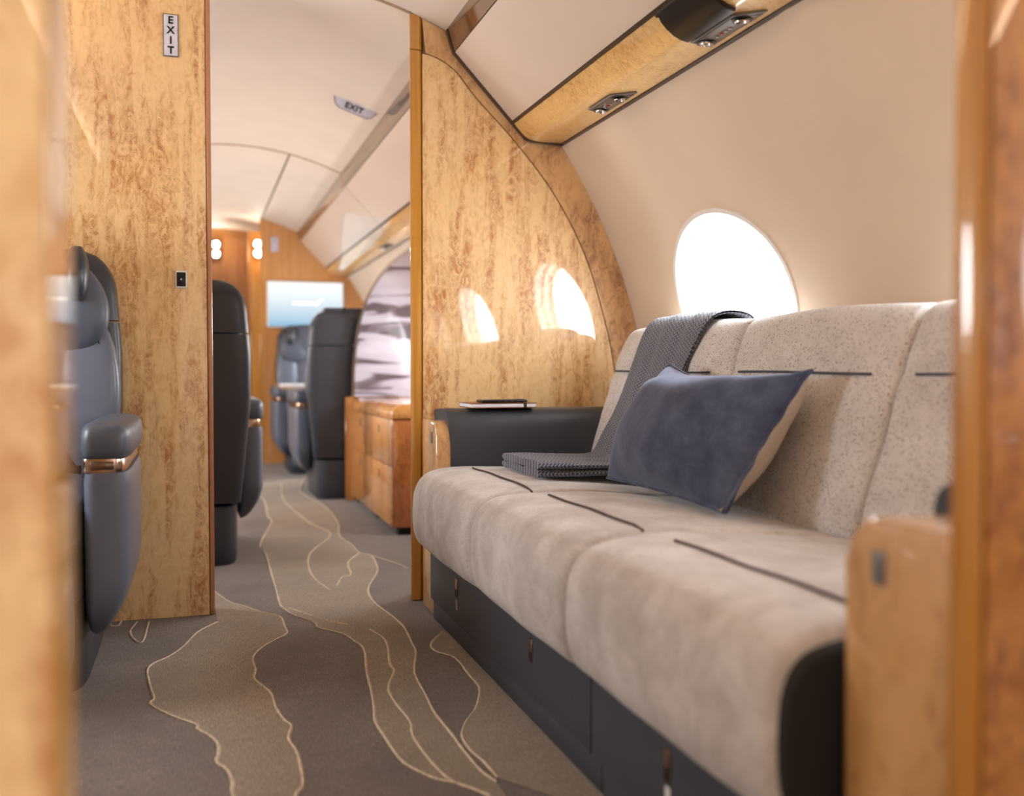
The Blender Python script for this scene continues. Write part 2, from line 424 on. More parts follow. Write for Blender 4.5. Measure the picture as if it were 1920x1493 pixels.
# floor: dark pile, pale drifts of colour and the raised cream outlines
H = 0.75; F_PX = 1920*35/36
def on_floor(px, py):
    yaw, pit = math.radians(17.589), math.radians(1.672)
    Fv = Vector((math.sin(yaw)*math.cos(pit), math.cos(yaw)*math.cos(pit), -math.sin(pit)))
    R = Vector((math.cos(yaw), -math.sin(yaw), 0)); D = Fv.cross(R)
    r = R*((px-960)/F_PX)+D*((py-746.5)/F_PX)+Fv; t = -H/r.z
    return (r.x*t, r.y*t)
def crop8(pts): return [on_floor(100+x*.5417, 980+y*.5417) for x, y in pts]
floor = struct(obj('floor', box(-1.05, 1.50, Y_AFT, Y_END, -0.05, 0.0), CARP_D))
LA = crop8([(568,345),(500,380),(450,430),(400,465),(345,490),(325,515),(335,570),(348,610),(335,628),(380,655),(440,680),(497,700),(500,715),(540,738),(568,765),(572,800),(565,830),(600,855),(620,900),(622,947)])
LA += [(LA[-1][0]+.02, LA[-1][1]-.12), (LA[-1][0]-.03, LA[-1][1]-.3), (LA[-1][0]-.01, 0.5), (LA[-1][0]+.04, 0.1)]
LB = crop8([(548,232),(610,275),(660,290),(720,310),(782,325),(800,360),(807,385),(770,405),(720,435),(690,470),(700,510),(695,540),(730,570),(755,595),(770,640),(800,685),(825,705),(815,750),(845,800),(865,905),(840,947)])
LB += [(LB[-1][0]-.01, LB[-1][1]-.12), (LB[-1][0]+.03, LB[-1][1]-.3), (LB[-1][0]+.05, 0.5), (LB[-1][0]+.02, 0.1)]
LC = [(0.30, 8.0), (0.36, 7.2), (0.27, 6.6), (0.36, 5.9), (0.34, 5.2)]+crop8([(755,0),(715,75),(735,110),(755,180),(770,230),(785,285),(800,300),(830,320),(900,345),(920,365),(1000,385),(1040,410),(1075,440),(1085,520),(1100,580),(1110,640),(1115,690),(1145,740),(1200,820),(1260,860),(1330,890),(1400,905),(1500,945)])
LC += [(LC[-1][0]+.03, LC[-1][1]-.12), (LC[-1][0]+.02, LC[-1][1]-.35)]
LI = crop8([(815,296),(860,312),(940,338),(1020,355)])
LD = crop8([(1095,370),(1150,410),(1165,490),(1180,515),(1160,570),(1180,620),(1235,690),(1245,740),(1300,820),(1370,890),(1440,920),(1510,945)])
LE = [(0.72, 7.0), (0.60, 6.2), (0.66, 5.5)]+crop8([(985,0),(990,45),(1030,75),(1060,105),(1100,115),(1120,150),(1120,175),(1090,230),(1110,275),(1180,330),(1215,365),(1240,415),(1255,450),(1250,520),(1290,600),(1320,660),(1380,735),(1420,790),(1480,860),(1535,900)])
LF = crop8([(1350,378),(1310,415),(1320,445),(1390,470),(1440,530),(1475,575),(1465,640),(1430,690),(1415,740),(1445,790),(1490,830),(1538,885)])
LG = [(0.52, 6.6), (0.47, 5.8)]+crop8([(885,0),(960,40),(890,105),(885,160),(910,200),(960,235)])
LH = crop8([(1060,105),(1020,140),(1030,180),(1000,190),(980,220)])
LS = crop8([(290,345),(265,380),(285,410),(310,412),(330,345)])
LS2 = crop8([(195,340),(200,358),(225,358),(235,340)])
LK = crop8([(1100,115),(1180,140),(1230,160)])
def flat_poly(pts, z):
    n = len(pts); vs, es, fs = geometry.delaunay_2d_cdt([Vector(p) for p in pts], [(i, (i+1) % n) for i in range(n)], [], 1, 1e-5)[:3]
    bm = bmesh.new(); V = [bm.verts.new((p.x, p.y, z)) for p in vs]
    for f in fs:
        a, b, c = (vs[i] for i in f[:3]); q = [V[i] for i in f]
        bm.faces.new(q if (b-a).cross(c-b) > 0 else q[::-1])
    return bm
obj('pale_drift', flat_poly(LA+LB[::-1], 0.0012), CARP_L, floor, smooth=False)
iC = [i for i, p in enumerate(LC) if p[1] < 7.0][0]
obj('pale_drift', flat_poly(LC[iC:]+[(p[0], p[1]) for p in LE[::-1]], 0.0012), CARP_L, floor, smooth=False)
obj('pale_drift', flat_poly(LF+[(0.70, 1.45), (0.70, 2.70)], 0.0012), CARP_L, floor, smooth=False)
def ribbon(pts, w=0.0033, z=0.0022):
    P = [Vector((p.x, p.y, 0)) for p in (catmull([(a, b, 0) for a, b in pts], 4))]
    bm = bmesh.new(); prev = None
    for i, p in enumerate(P):
        d = (P[min(i+1, len(P)-1)]-P[max(i-1, 0)]); d = d.normalized() if d.length > 1e-9 else Vector((1, 0, 0))
        nrm = Vector((-d.y, d.x, 0)); ww = w*(0.75+0.5*random.random())
        cur = [bm.verts.new(p+nrm*ww+Vector((0,0,z*.5))), bm.verts.new(p+Vector((0,0,z+.001))), bm.verts.new(p-nrm*ww+Vector((0,0,z*.5)))]
        if prev:
            bm.faces.new((prev[0], prev[1], cur[1], cur[0])); bm.faces.new((prev[1], prev[2], cur[2], cur[1]))
        prev = cur
    return bm
for L in (LA, LB, LC, LI, LD, LE, LF, LG, LH, LS, LS2, LK):
    obj('carved_line', ribbon(L), CARP_N, floor)

# end walls of the hull
def section(y0, y1, xa=None, xb=None, d=0.0):
    """outline of the whole cabin section, clipped to xa..xb"""
    pts = [wall_pt(TH_BOT+(TH_TOP-TH_BOT)*k/20) for k in range(21)]
    xs = [1.02-(1.02+0.5)*k/30 for k in range(31)]
    pts += [(x, ceil_z(x)) for x in xs]
    pts += [wall_pt(TH_TOPL+(TH_BOT-TH_TOPL)*k/20, -1) for k in range(21)]
    if xa is not None or xb is not None:
        lo = -9 if xa is None else xa; hi = 9 if xb is None else xb
        def clip(P, inside, inter):
            out = []
            for i in range(len(P)):
                a, b = P[i-1], P[i]
                if inside(b):
                    if not inside(a): out.append(inter(a, b))
                    out.append(b)
                elif inside(a): out.append(inter(a, b))
            return out
        def at(x): return lambda a, b: (x, a[1]+(b[1]-a[1])*(x-a[0])/(b[0]-a[0]))
        pts = clip(pts, lambda p: p[0] >= lo, at(lo)); pts = clip(pts, lambda p: p[0] <= hi, at(hi))
    return pts
struct(obj('wall_aft', prism(section(0, 0), Y_AFT-.05, Y_AFT), CREAM))

# ------------------------------------------------------------------ bulkheads
SEAM = [(0.60, 1.772), (0.707, 1.760), (0.796, 1.721), (0.878, 1.630), (1.017, 1.491), (1.152, 1.326), (1.258, 1.134), (1.325, 0.935), (1.363, 0.772), (1.385, 0.55), (1.375, 0.0)]
def bulkhead_right():
    t = thing('cabin_bulkhead', 'burl wood partition with curved seam at the far end of the sofa', 'partition', (1.0, Y_BULK, 0))
    y0, y1 = Y_BULK, Y_BULK+.09
    obj('core', prism(section(0, 0, 0.70), y0+.004, y1), GROOVE, t)
    sm = [(p.x, p.y) for p in catmull([(a, b, 0) for a, b in SEAM], 8)]
    i0 = next(i for i, p in enumerate(sm) if p[0] > 0.699)
    sm = sm[i0:]
    z0 = sm[0][1]
    obj('panel', prism([(0.6975, 0.003)]+[(0.6975, z0-.002)]+[(x-.0015, z-.0015) for x, z in sm[1:-1]]+[(sm[-1][0], 0.003)], y0, y0+.006, bev=.001, seg=1), BURL, t)
    outer = section(0, 0, 0.6975)                       # right wall bottom -> top -> ceiling leftwards
    k = min(range(len(outer)), key=lambda i: (outer[i][0]-wall_pt(TH_BOT)[0])**2+outer[i][1]**2)
    outer = outer[k:]+outer[:k]
    outer = [p for p in outer if not (p[1] < 0.01 and p[0] < 1.2)]
    poly = [(p[0]-.0005, max(p[1]-.0005, .003)) for p in outer]+[(x+.0015, z+.0015) for x, z in sm]
    obj('surround', prism(poly, y0, y0+.006, bev=.001, seg=1), BURL_S, t)
    def post(z0, z1):
        return prism(smooth_closed([(0.657, y0-.004), (0.657, y0+.004), (0.676, y0+.09), (0.697, y0+.09), (0.697, y0+.04), (0.697, y0-.004)], 1), z0, z1, axis='Z')
    obj('edge_trim', post(0.003, 1.766), HONEY, t); obj('edge_trim', post(1.769, ceil_z(0.67)-.002), HONEY, t)
bulkhead_right()
def bulkhead_left():
    t = thing('cabin_bulkhead', 'burl wood partition carrying the upright exit sign behind the leather seat', 'partition', (-0.4, Y_BULK, 0))
    y0, y1 = Y_BULK, Y_BULK+.09
    obj('core', prism(section(0, 0, None, 0.034), y0+.004, y1), GROOVE, t)
    obj('panel', prism(inset_poly(section(0, 0, None, 0.0335), .001), y0, y0+.006, bev=.001, seg=1), BURL, t)
    obj('edge_trim', box(0.0345, 0.048, y0-.003, y1, 0.003, ceil_z(0.048)-.002, .002), REDEDGE, t)
bulkhead_left()
def bulkhead_near():
    t = thing('cabin_bulkhead', 'blurred pale burl partition edge close on the aisle side opposite the sofa', 'partition', (-0.5, 0.66, 0))
    obj('panel', prism(section(0, 0, None, -0.086), 0.665, 0.755), BURL, t)
    obj('edge_trim', box(-0.0855, -0.083, 0.664, 0.757, 0.003, 1.92, .001, 1), HONEY, t)
    t = thing('cabin_bulkhead', 'blurred honey wood partition edge beside the near arm of the sofa', 'partition', (1.0, 0.62, 0))
    obj('panel', prism(section(0, 0, 0.660), 0.560, 0.735), HONEY, t)
    obj('edge_trim', box(0.648, 0.6595, 0.700, 0.738, 0.003, 1.89, .006, 3), HONEY, t)
    obj('edge_trim', box(0.650, 0.6595, 0.558, 0.696, 0.003, 1.89, .004, 3), BURL_R, t)
bulkhead_near()
def bulkhead_far():
    t = thing('cabin_bulkhead', 'plain wood partition behind the wall monitor at the front of the cabin', 'partition', (1.0, Y_FAR, 0))
    obj('panel', prism(section(0, 0, 0.50), Y_FAR, Y_FAR+.08), FARWOOD, t)
    obj('edge_trim', box(0.487, 0.4995, Y_FAR-.002, Y_FAR+.082, 0.003, 1.93, .003), HONEY, t)
    t = thing('cabin_bulkhead', 'plain wood partition on the far side of the forward doorway', 'partition', (-0.5, Y_FAR, 0))
    obj('panel', prism(section(0, 0, None, -0.05), Y_FAR, Y_FAR+.08), FARWOOD, t)
    obj('edge_trim', box(-0.0495, -0.037, Y_FAR-.002, Y_FAR+.082, 0.003, 1.92, .003), HONEY, t)
    struct(obj('wall_front', prism(section(0, 0), Y_END, Y_END+.05), FARWOOD))
    t = thing('closet_panel', 'bright yellow wood closet side just inside the forward doorway', 'closet', (0.47, 8.6, 0))
    obj('side_panel', box(0.415, 0.60, 8.30, 8.94, 0.0, 1.86, .01, 3), HONEY, t)
    obj('corner_trim', box(0.405, 0.4145, 8.29, 8.33, 0.0, 1.86, .004, 2), FARWOOD, t)
bulkhead_far()

# ------------------------------------------------------------------ overhead bins and service panels
def ribbon_profile(pts, y0, y1, th=0.008):
    """thin sheet following a profile in XZ"""
    P = [Vector(p) for p in pts]; N = []
    for i in range(len(P)):
        d = P[min(i+1, len(P)-1)]-P[max(i-1, 0)]; d.normalize(); N.append(Vector((-d.y, d.x)))
    poly = [tuple(p) for p in P]+[tuple(p+n*th) for p, n in reversed(list(zip(P, N)))]
    return prism(poly, y0, y1)
SERV = [(0.999, 1.553), (1.012, 1.538), (1.026, 1.523), (1.040, 1.511), (1.056, 1.504), (1.075, 1.5005), (1.10, 1.4995), (1.162, 1.499)]
def bin_unit(y0, y1, label):
    t = thing('overhead_bin', label, 'overhead bin', (1.0, (y0+y1)/2, 1.5), group=None)
    obj('carcass', prism([(0.788, 1.866), (0.788, 1.83), (0.81, 1.772), (1.006, 1.562), (1.07, 1.51), (1.178, 1.506), (1.215, 1.52), (0.93, 1.80)], y0+.002, y1-.002), GROOVE, t)
    obj('valance_strip', prism([(0.775, 1.868), (0.775, 1.836), (0.797, 1.768), (0.806, 1.770), (0.790, 1.83), (0.79, 1.86)], y0, y1), BRONZE, t)
    obj('door', prism([(0.800, 1.766), (0.9925, 1.562), (0.9985, 1.567), (0.806, 1.771)], y0+.003, y1-.003, bev=.001, seg=1), BINC, t)
    obj('door_edge', prism([(0.9915, 1.5595), (0.9985, 1.552), (1.004, 1.560), (0.999, 1.567)], y0, y1), DKTRIM, t)
    obj('service_panel', ribbon_profile(SERV, y0+.003, y1-.003), BURL_P, t)
    obj('wall_trim', prism([(1.163, 1.4965), (1.176, 1.4945), (1.186, 1.500), (1.176, 1.508), (1.163, 1.508)], y0, y1), DKTRIM, t)
    return t
b1 = bin_unit(0.742, 3.146, 'long cream overhead bin with burl underside above the sofa')
edge = [(0.772, 1.835), (0.796, 1.765), (0.994, 1.555), (1.04, 1.507), (1.06, 1.500), (1.17, 1.493)]
obj('end_seal', prism(edge+[(p[0]+.004, p[1]+.006) for p in reversed(edge)], 3.128, 3.1475), DKTRIM, b1)
bin_unit(3.245, 5.60, 'cream overhead bin above the wooden cabinet beyond the partition')
bin_unit(5.605, 8.098, 'cream overhead bin above the facing seats by the monitor')

def eyeball(name, parent, x, y, z, r, tilt):
    n = Vector((math.sin(tilt)*0.6, math.cos(tilt)*0.25, -1)).normalized()
    rings = []
    u = n.cross(Vector((0, 1, 0))).normalized(); w = n.cross(u)
    for rr, d in ((r, .0), (r, .004), (r*.86, .008), (r*.66, .0075), (r*.60, .002), (r*.35, .001)):
        rings.append([Vector((x, y, z))+n*d+u*rr*math.cos(2*PI*k/20)+w*rr*math.sin(2*PI*k/20) for k in range(20)])
    return obj(name, loft(rings), CHROME, parent)
def para(xa, xb, ya, yb, sk, z0, z1, bev=.002):
    """bevelled parallelogram plate on the underside"""
    return prism([(xa, ya+sk), (xa, yb-sk*.3), (xb, yb), (xb, ya)], z0, z1, axis='Z', bev=bev)
def service_unit(y0, y1, label, big):
    t = thing('passenger_service_unit', label, 'service unit', (1.11, (y0+y1)/2, 1.50))
    obj('bezel', para(1.082, 1.140, y0, y1, 0.05, 1.493, 1.4988), GREYF, t)
    obj('face', para(1.086, 1.136, y0+.012, y1-.010, 0.045, 1.4915, 1.4935), plain('unit_face', lin(96, 84, 74), 0.35), t)
    ym = (y0+y1)/2
    for yy, tl in ((y0+.055, .3), (y1-.035, -.3)):
        obj('socket', prism([(1.112+.0225*math.cos(2*PI*k/20), yy+.0225*math.sin(2*PI*k/20)) for k in range(20)], 1.4895, 1.492, axis='Z'), BLACK, t)
        eyeball('reading_light', t, 1.112, yy, 1.491, .0165, tl)
    for k in range(4):
        yy = ym-.028+k*.019+.01
        b = obj('button', prism([(1.112+.0042*math.cos(2*PI*j/10), yy+.0042*math.sin(2*PI*j/10)) for j in range(10)], 1.488, 1.4918, axis='Z'), CHROME if k != 2 else plain('red_button', lin(190, 80, 70), 0.4), t)
    if big:
        pr = [(p[0]-.0012, p[1]-.0012) for p in SERV if p[0] < 1.079]
        pr = [(0.976, 1.5685), (0.985, 1.559)]+pr[0:] if False else pr
        yA, yB = y0+.012, y1-.02
        cov = ribbon_profile(pr, yA, yB, -0.008)
        bmesh.ops.bevel(cov, geom=[e for e in cov.edges if abs(e.verts[0].co.y-e.verts[1].co.y) < 1e-6], offset=.003, segments=2, affect='EDGES')
        obj('drop_down_cover', cov, BLACK, t)
        obj('cover_rim', prism([(0.992, 1.546), (0.998, 1.541), (1.002, 1.5535), (0.998, 1.556)], yA-.006, yB+.006), DKTRIM, t)
    return t
service_unit(2.478, 2.700, 'small slanted reading light unit in the burl underside near the partition', False)
service_unit(1.835, 2.080, 'reading light unit with a glossy black cover in the burl underside', True)
service_unit(5.95, 6.15, 'dim reading light unit in the bin underside beyond the etched glass', False)

# ------------------------------------------------------------------ sofa
def sofa():
    s = thing('sofa', 'three seat beige speckled sofa with charcoal base under the oval window', 'sofa', (1.0, 1.92, 0))
    Y0, Y1 = 0.955, 2.872
    YS = [Y0, 1.605, 2.225, Y1]
    obj('plinth', box(0.682, 1.35, Y0-.04, Y1+.035, 0.0, 0.20), BLACKM, s)
    # charcoal fronts: lower kick boards and upper drawers with finger latches
    for a, b in ((1.604, 2.905), (Y0-.035, 1.600)):
        obj('kick_board', box(0.6735, 0.69, a, b, 0.002, 0.0545, .002), BASEL, s)
    for a, b, lat in ((1.6475, 2.93, (2.609, 1.978)), (Y0-.035, 1.642, (1.338,))):
        dr = obj('drawer', box(0.670, 0.69, a, b, 0.0575, 0.262, .002), BASEC, s)
        for y in lat:
            obj('latch', box(0.6665, 0.6712, y-.0085, y+.0085, 0.130, 0.181, .0015), BRASS, dr)
            obj('latch_slot', box(0.6658, 0.6668, y-.006, y+.006, 0.132, 0.152), BLACKM, dr)
    obj('printed_tag', box(0.6688, 0.6702, 2.602, 2.616, 0.095, 0.122), plain('tag_print', lin(170, 160, 160), 0.6), s)
    obj('printed_tag', box(0.6688, 0.6702, 1.330, 1.346, 0.095, 0.122), WHITE, s)
    # seat cushions
    prof = [(0.66, 0.222), (0.616, 0.236), (0.599, 0.28), (0.597, 0.35), (0.604, 0.405), (0.632, 0.444), (0.685, 0.459), (0.755, 0.462), (0.85, 0.460), (0.97, 0.452), (1.08, 0.440), (1.19, 0.430), (1.22, 0.40), (1.22, 0.30), (1.18, 0.25), (0.95, 0.24), (0.80, 0.24)]
    prof = smooth_closed(prof, 2)
    for k in range(3):
        a, b = YS[k]+.001, YS[k+1]-.001
        bm = soft_bar(prof, a, b, .026, 7, bulge=.003, nmid=9)
        for v in bm.verts:
            v.co.z += .0018*math.sin(v.co.x*23+v.co.y*17)*math.sin(v.co.y*9)
        cu = obj('seat_cushion', bm, SEATF, s, ang=60)
        pa, pb = a+.012, b-.11
        path = []
        for j in range(25):
            y = pa+(pb-pa)*j/24; e = max(0, .05-(min(y-a, b-y)))
            path.append((0.757+.002*math.sin(y*9), y, 0.4640+.003*math.sin(PI*(y-a)/(b-a))-e*.12+.0018*math.sin(.757*23+y*17)*math.sin(y*9)))
        obj('piping', tube(path, .0026, 6), PIPEP, cu)
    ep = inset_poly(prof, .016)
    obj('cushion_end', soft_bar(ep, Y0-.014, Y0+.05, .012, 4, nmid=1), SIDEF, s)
    # back cushions
    bp = [(1.205, 0.405), (1.160, 0.42), (1.162, 0.46), (1.180, 0.52), (1.207, 0.60), (1.236, 0.69), (1.252, 0.742), (1.270, 0.79), (1.292, 0.842), (1.312, 0.868), (1.336, 0.878), (1.378, 0.876), (1.405, 0.860), (1.410, 0.80), (1.395, 0.60), (1.33, 0.42)]
    bp = smooth_closed(bp, 2)
    YB = [Y0-.015, 1.56, 2.185, Y1+.035]
    for k in range(3):
        a, b = YB[k]+.001, YB[k+1]-.001
        bm = soft_bar(bp, a, b, .020, 6, bulge=.010, nmid=11)
        for v in bm.verts:
            if v.co.x < 1.34:      # the stitched line presses into the padding
                v.co.x += .006*math.exp(-((v.co.z-.742)/.018)**2)+.002*math.sin(v.co.z*31+v.co.y*13)
        bc = obj('back_cushion', bm, BACKF, s, ang=60)
        path = []
        pa, pb = a+.075, b-.05
        if k == 2: pa, pb = a+.09, b-.012
        for j in range(25):
            y = pa+(pb-pa)*j/24; q = (y-a)/(b-a)
            path.append((1.2545-.010*math.sin(PI*q)+max(0, .03-min(y-a, b-y))*.3, y, 0.742+.002*math.sin(y*7)))
        obj('piping', tube(path, .0030, 6), PIPING, bc)
    # arms: burl end block facing the aisle, leather pad rolled over it
    def arm(ya, yb, inner, xs):
        # inner = the Y of the face towards the seat
        w = obj('arm_panel', soft_panel(ya, yb, inner), BURL_A, s)
        out = yb if inner == ya else ya; sg = 1 if out > inner else -1
        def yy(d): return inner+sg*d
        pl = [(yy(0.0), 0.28), (yy(-.004), 0.50), (yy(-.006), 0.575), (yy(.002), 0.606), (yy(.022), 0.624), (yy(.06), 0.630), (yy(.13), 0.627), (yy(.178), 0.62), (yy(.182), 0.58), (yy(.182), 0.28)]
        pl = smooth_closed(pl, 1)
        sec = []
        for j in range(31):
            f = j/30; x = xs+(1.34-xs)*f
            fl = .012*math.exp(-(x-xs)/.012)
            d = .008*max(0, 1-(x-xs)/.008)-fl*.6
            sec.append([(x-(.012*math.exp(-(x-xs)/.02))*max(0, (p[1]-.56)/.07), p[0], p[1]) for p in inset_poly(pl, d)])
        obj('arm_pad', loft(sec), ARML, s)
        lt = inner+sg*.05
        obj('arm_latch', box(0.6755, 0.679, min(lt, lt+sg*.012)-.004, max(lt, lt+sg*.012)+.004, 0.525, 0.560, .001), GREYF, s)
    def soft_panel(ya, yb, inner):
        lo, hi = min(ya, yb), max(ya, yb); r = .05
        pts = [(lo, 0.0), (hi, 0.0)]
        def corner(y, sgn, rad): return [(y+sgn*rad*(1-math.cos(PI/2*k/8)), 0.594-rad*(1-math.sin(PI/2*k/8))) for k in range(9)]
        L = corner(lo, 1, r if inner == lo else .006); Rr = corner(hi, -1, r if inner == hi else .006)
        poly = [(lo, 0.003), (hi, 0.003)]+Rr+L[::-1]
        return prism(poly, 0.678, 0.745 if inner > 2 else 0.825, axis='X', bev=.006, seg=3)
    arm(2.885, 3.072, 2.885, 0.722); arm(0.748, 0.925, 0.925, 0.80)
    return s
sofa()

# throw folded over the back and down onto the seat
def throw():
    path = [(1.428, 0.77), (1.424, 0.84), (1.408, 0.884), (1.372, 0.898), (1.335, 0.897), (1.304, 0.884), (1.282, 0.850), (1.258, 0.79), (1.236, 0.735), (1.205, 0.65), (1.170, 0.555), (1.148, 0.50), (1.118, 0.478), (1.06, 0.470), (0.97, 0.468), (0.90, 0.468), (0.84, 0.469)]
    far = [2.70, 2.70, 2.70, 2.70, 2.705, 2.71, 2.715, 2.72, 2.725, 2.735, 2.76, 2.78, 2.79, 2.79, 2.775, 2.76, 2.745]
    near = [2.33, 2.33, 2.335, 2.34, 2.345, 2.35, 2.36, 2.375, 2.39, 2.40, 2.40, 2.40, 2.40, 2.41, 2.415, 2.42, 2.42]
    thk = [.010]*11+[.014, .020, .028, .036, .040, .040]
    P = catmull([(a, b, 0) for a, b in path], 5); Fy = catmull([(a, 0, 0) for a in far], 5); Ny = catmull([(a, 0, 0) for a in near], 5); Tk = catmull([(a, 0, 0) for a in thk], 5)
    t = thing('throw_blanket', 'slate woven throw draped over the sofa back with folded end on the seat', 'blanket', (1.05, 2.58, 0.47))
    def sheet(layer, nlay, name):
        bm = bmesh.new(); uvl = bm.loops.layers.uv.new('UVMap'); rows = []; uv = {}
        s = 0; M = 22
        for i, p in enumerate(P):
            if i: s += (p-P[i-1]).length
            d = P[min(i+1, len(P)-1)]-P[max(i-1, 0)]; d.normalize(); n = Vector((d.y, -d.x))
            if n.x > 0 and i < 20: n = n
            n = Vector((-abs(d.y) if i > 12 else n.x, 0)) if False else Vector((d.y, -d.x))
            th = Tk[i].x
            lo = .0; top = th*(layer+1)/nlay; bot = th*layer/nlay+(.0015 if layer else 0)
            ring = []
            for q in range(M+1):
                f = q/M; y = Fy[i].x+(Ny[i].x-Fy[i].x)*f
                e = min(f, 1-f)*abs(Ny[i].x-Fy[i].x); rr = math.sqrt(max(0, 1-(max(0, .008-e)/.008)**2))
                mid = (top+bot)/2; hh = (top-bot)/2*(0.25+.75*rr)
                wob = .0022*math.sin(y*41+s*13)+.0015*math.sin(y*90+s*7)
                ring.append((y, mid+hh+wob, mid-hh+wob*.3))
            sec = [(y, a) for y, a, b in ring]+[(y, b) for y, a, b in reversed(ring)]
            row = []
            sgn = 1
            for (y, a) in sec:
                v = bm.verts.new((p.x+sgn*n.x*a, y, p.y+sgn*n.y*a)); uv[v] = (s, y); row.append(v)
            rows.append(row)
        n2 = len(rows[0])
        for i in range(len(rows)-1):
            for j in range(n2): bm.faces.new((rows[i][j], rows[i][(j+1) % n2], rows[i+1][(j+1) % n2], rows[i+1][j]))
        bm.faces.new(rows[0]); bm.faces.new(rows[-1][::-1])
        for f in bm.faces:
            for lp in f.loops: lp[uvl].uv = uv[lp.vert]
        return obj(name, bm, THROW, t, ang=70)
    sheet(0, 2, 'lower_fold'); sheet(1, 2, 'upper_fold')
throw()

# lumbar pillow: velvet front, linen back, seam flange
def pillow():
    BL, BR, TL, TR = Vector((1.005, 2.36, 0.470)), Vector((0.985, 1.730, 0.468)), Vector((1.165, 2.325, 0.763)), Vector((1.175, 1.722, 0.748))
    t = thing('throw_pillow', 'navy velvet lumbar pillow with linen back leaning on the sofa back', 'pillow', tuple((BL+BR)/2))
    N, M = 44, 30
    nrm = (BR-BL).cross(TL-BL).normalized()
    if nrm.x > 0: nrm = -nrm                 # towards the aisle
    def P(u, v, side, amt):
        # concave edges between dog-eared corners
        uu = u*(1-.035*(1-v*v)*abs(u)); vv = v*(1-(.27 if v > 0 else .045)*(1-u*u)*abs(v))
        a, b = (uu+1)/2, (vv+1)/2
        p = (BL*(1-a)+BR*a)*(1-b)+(TL*(1-a)+TR*a)*b
        ex = .52 if side > 0 else .40; h = (max(0, 1-u**2)**ex)*(max(0, 1-v**2)**ex)
        h *= 1+.05*math.sin(5*u+3*v)*math.cos(4*v-2*u)
        # puckers by the seam
        h += .05*math.sin(u*17+1)*max(0, abs(v)-.60)*(1-v*v)*2.2+.04*math.sin(v*11+u)*max(0, abs(u)-.7)*(1-u*u)*2.2
        h -= .16*math.exp(-((u-.80)**2/.010+(v+.72)**2/.05))+.10*math.exp(-((u+.72)**2/.03+(v-.70)**2/.012))+.07*math.exp(-((u-.55+.5*v)**2/.02))*max(0, -v)
        return p+nrm*(side*amt*h)
    def half(side, amt):
        bm = bmesh.new(); g = [[bm.verts.new(P(-1+2*i/N, -1+2*j/M, side, amt)) for j in range(M+1)] for i in range(N+1)]
        for i in range(N):
            for j in range(M): bm.faces.new((g[i][j], g[i+1][j], g[i+1][j+1], g[i][j+1]))
        return bm
    for nm, sd, am, mt in (('front_cover', 1, .118, VELVET), ('back_cover', -1, .100, LINEN)):
        bm = half(sd, am); obj(nm, bm, mt, t, ang=80)
    edge = [P(-1+2*i/60, 1, 1, 0) for i in range(61)]+[P(1, 1-2*j/44, 1, 0) for j in range(1, 45)]+[P(1-2*i/60, -1, 1, 0) for i in range(1, 61)]+[P(-1, -1+2*j/44, 1, 0) for j in range(1, 44)]
    edge = [p+nrm*.0025*math.sin(k*.61)*math.sin(k*.23) for k, p in enumerate(edge)]
    obj('seam', tube(edge, .0042, 6, closed=True), VELVET, t)
pillow()

# notebook and phone on the far arm
def notebook():
    t = thing('notebook', 'white paged notebook with tan cover lying on the far sofa arm', 'notebook', (0.89, 2.945, 0.631))
    z = 0.6315
    obj('back_cover', box(0.785, 0.995, 2.885, 3.03, z, z+.0018, .0006, 1), TANC, t)
    obj('page_block', box(0.787, 0.992, 2.886, 3.028, z+.002, z+.0125, .002, 2), PAGES, t)
    obj('front_cover', box(0.785, 0.995, 2.885, 3.03, z+.0128, z+.0145, .0006, 1), TANC, t)
    obj('elastic_band', box(0.953, 0.962, 2.8835, 3.032, z-.0003, z+.0156, .0008, 1), DKTRIM, t)
    p = thing('phone', 'dark phone with metal buttons lying on the notebook', 'phone', (0.90, 2.95, z+.0157))
    z2 = z+.0162
    obj('body', box(0.825, 0.970, 2.90, 2.972, z2, z2+.0075, .003, 3), BLACK, p)
    obj('glass_back', box(0.828, 0.967, 2.903, 2.969, z2+.0076, z2+.0082, .0002, 1), BLACK, p)
    for a, b in ((0.875, 0.884), (0.894, 0.906), (0.914, 0.926)):
        obj('side_button', box(a, b, 2.8990, 2.9002, z2+.0025, z2+.005), CHROME, p)
    obj('camera_bump', box(0.935, 0.964, 2.905, 2.935, z2+.0083, z2+.0100, .0006, 1), GREYF, p)
notebook()

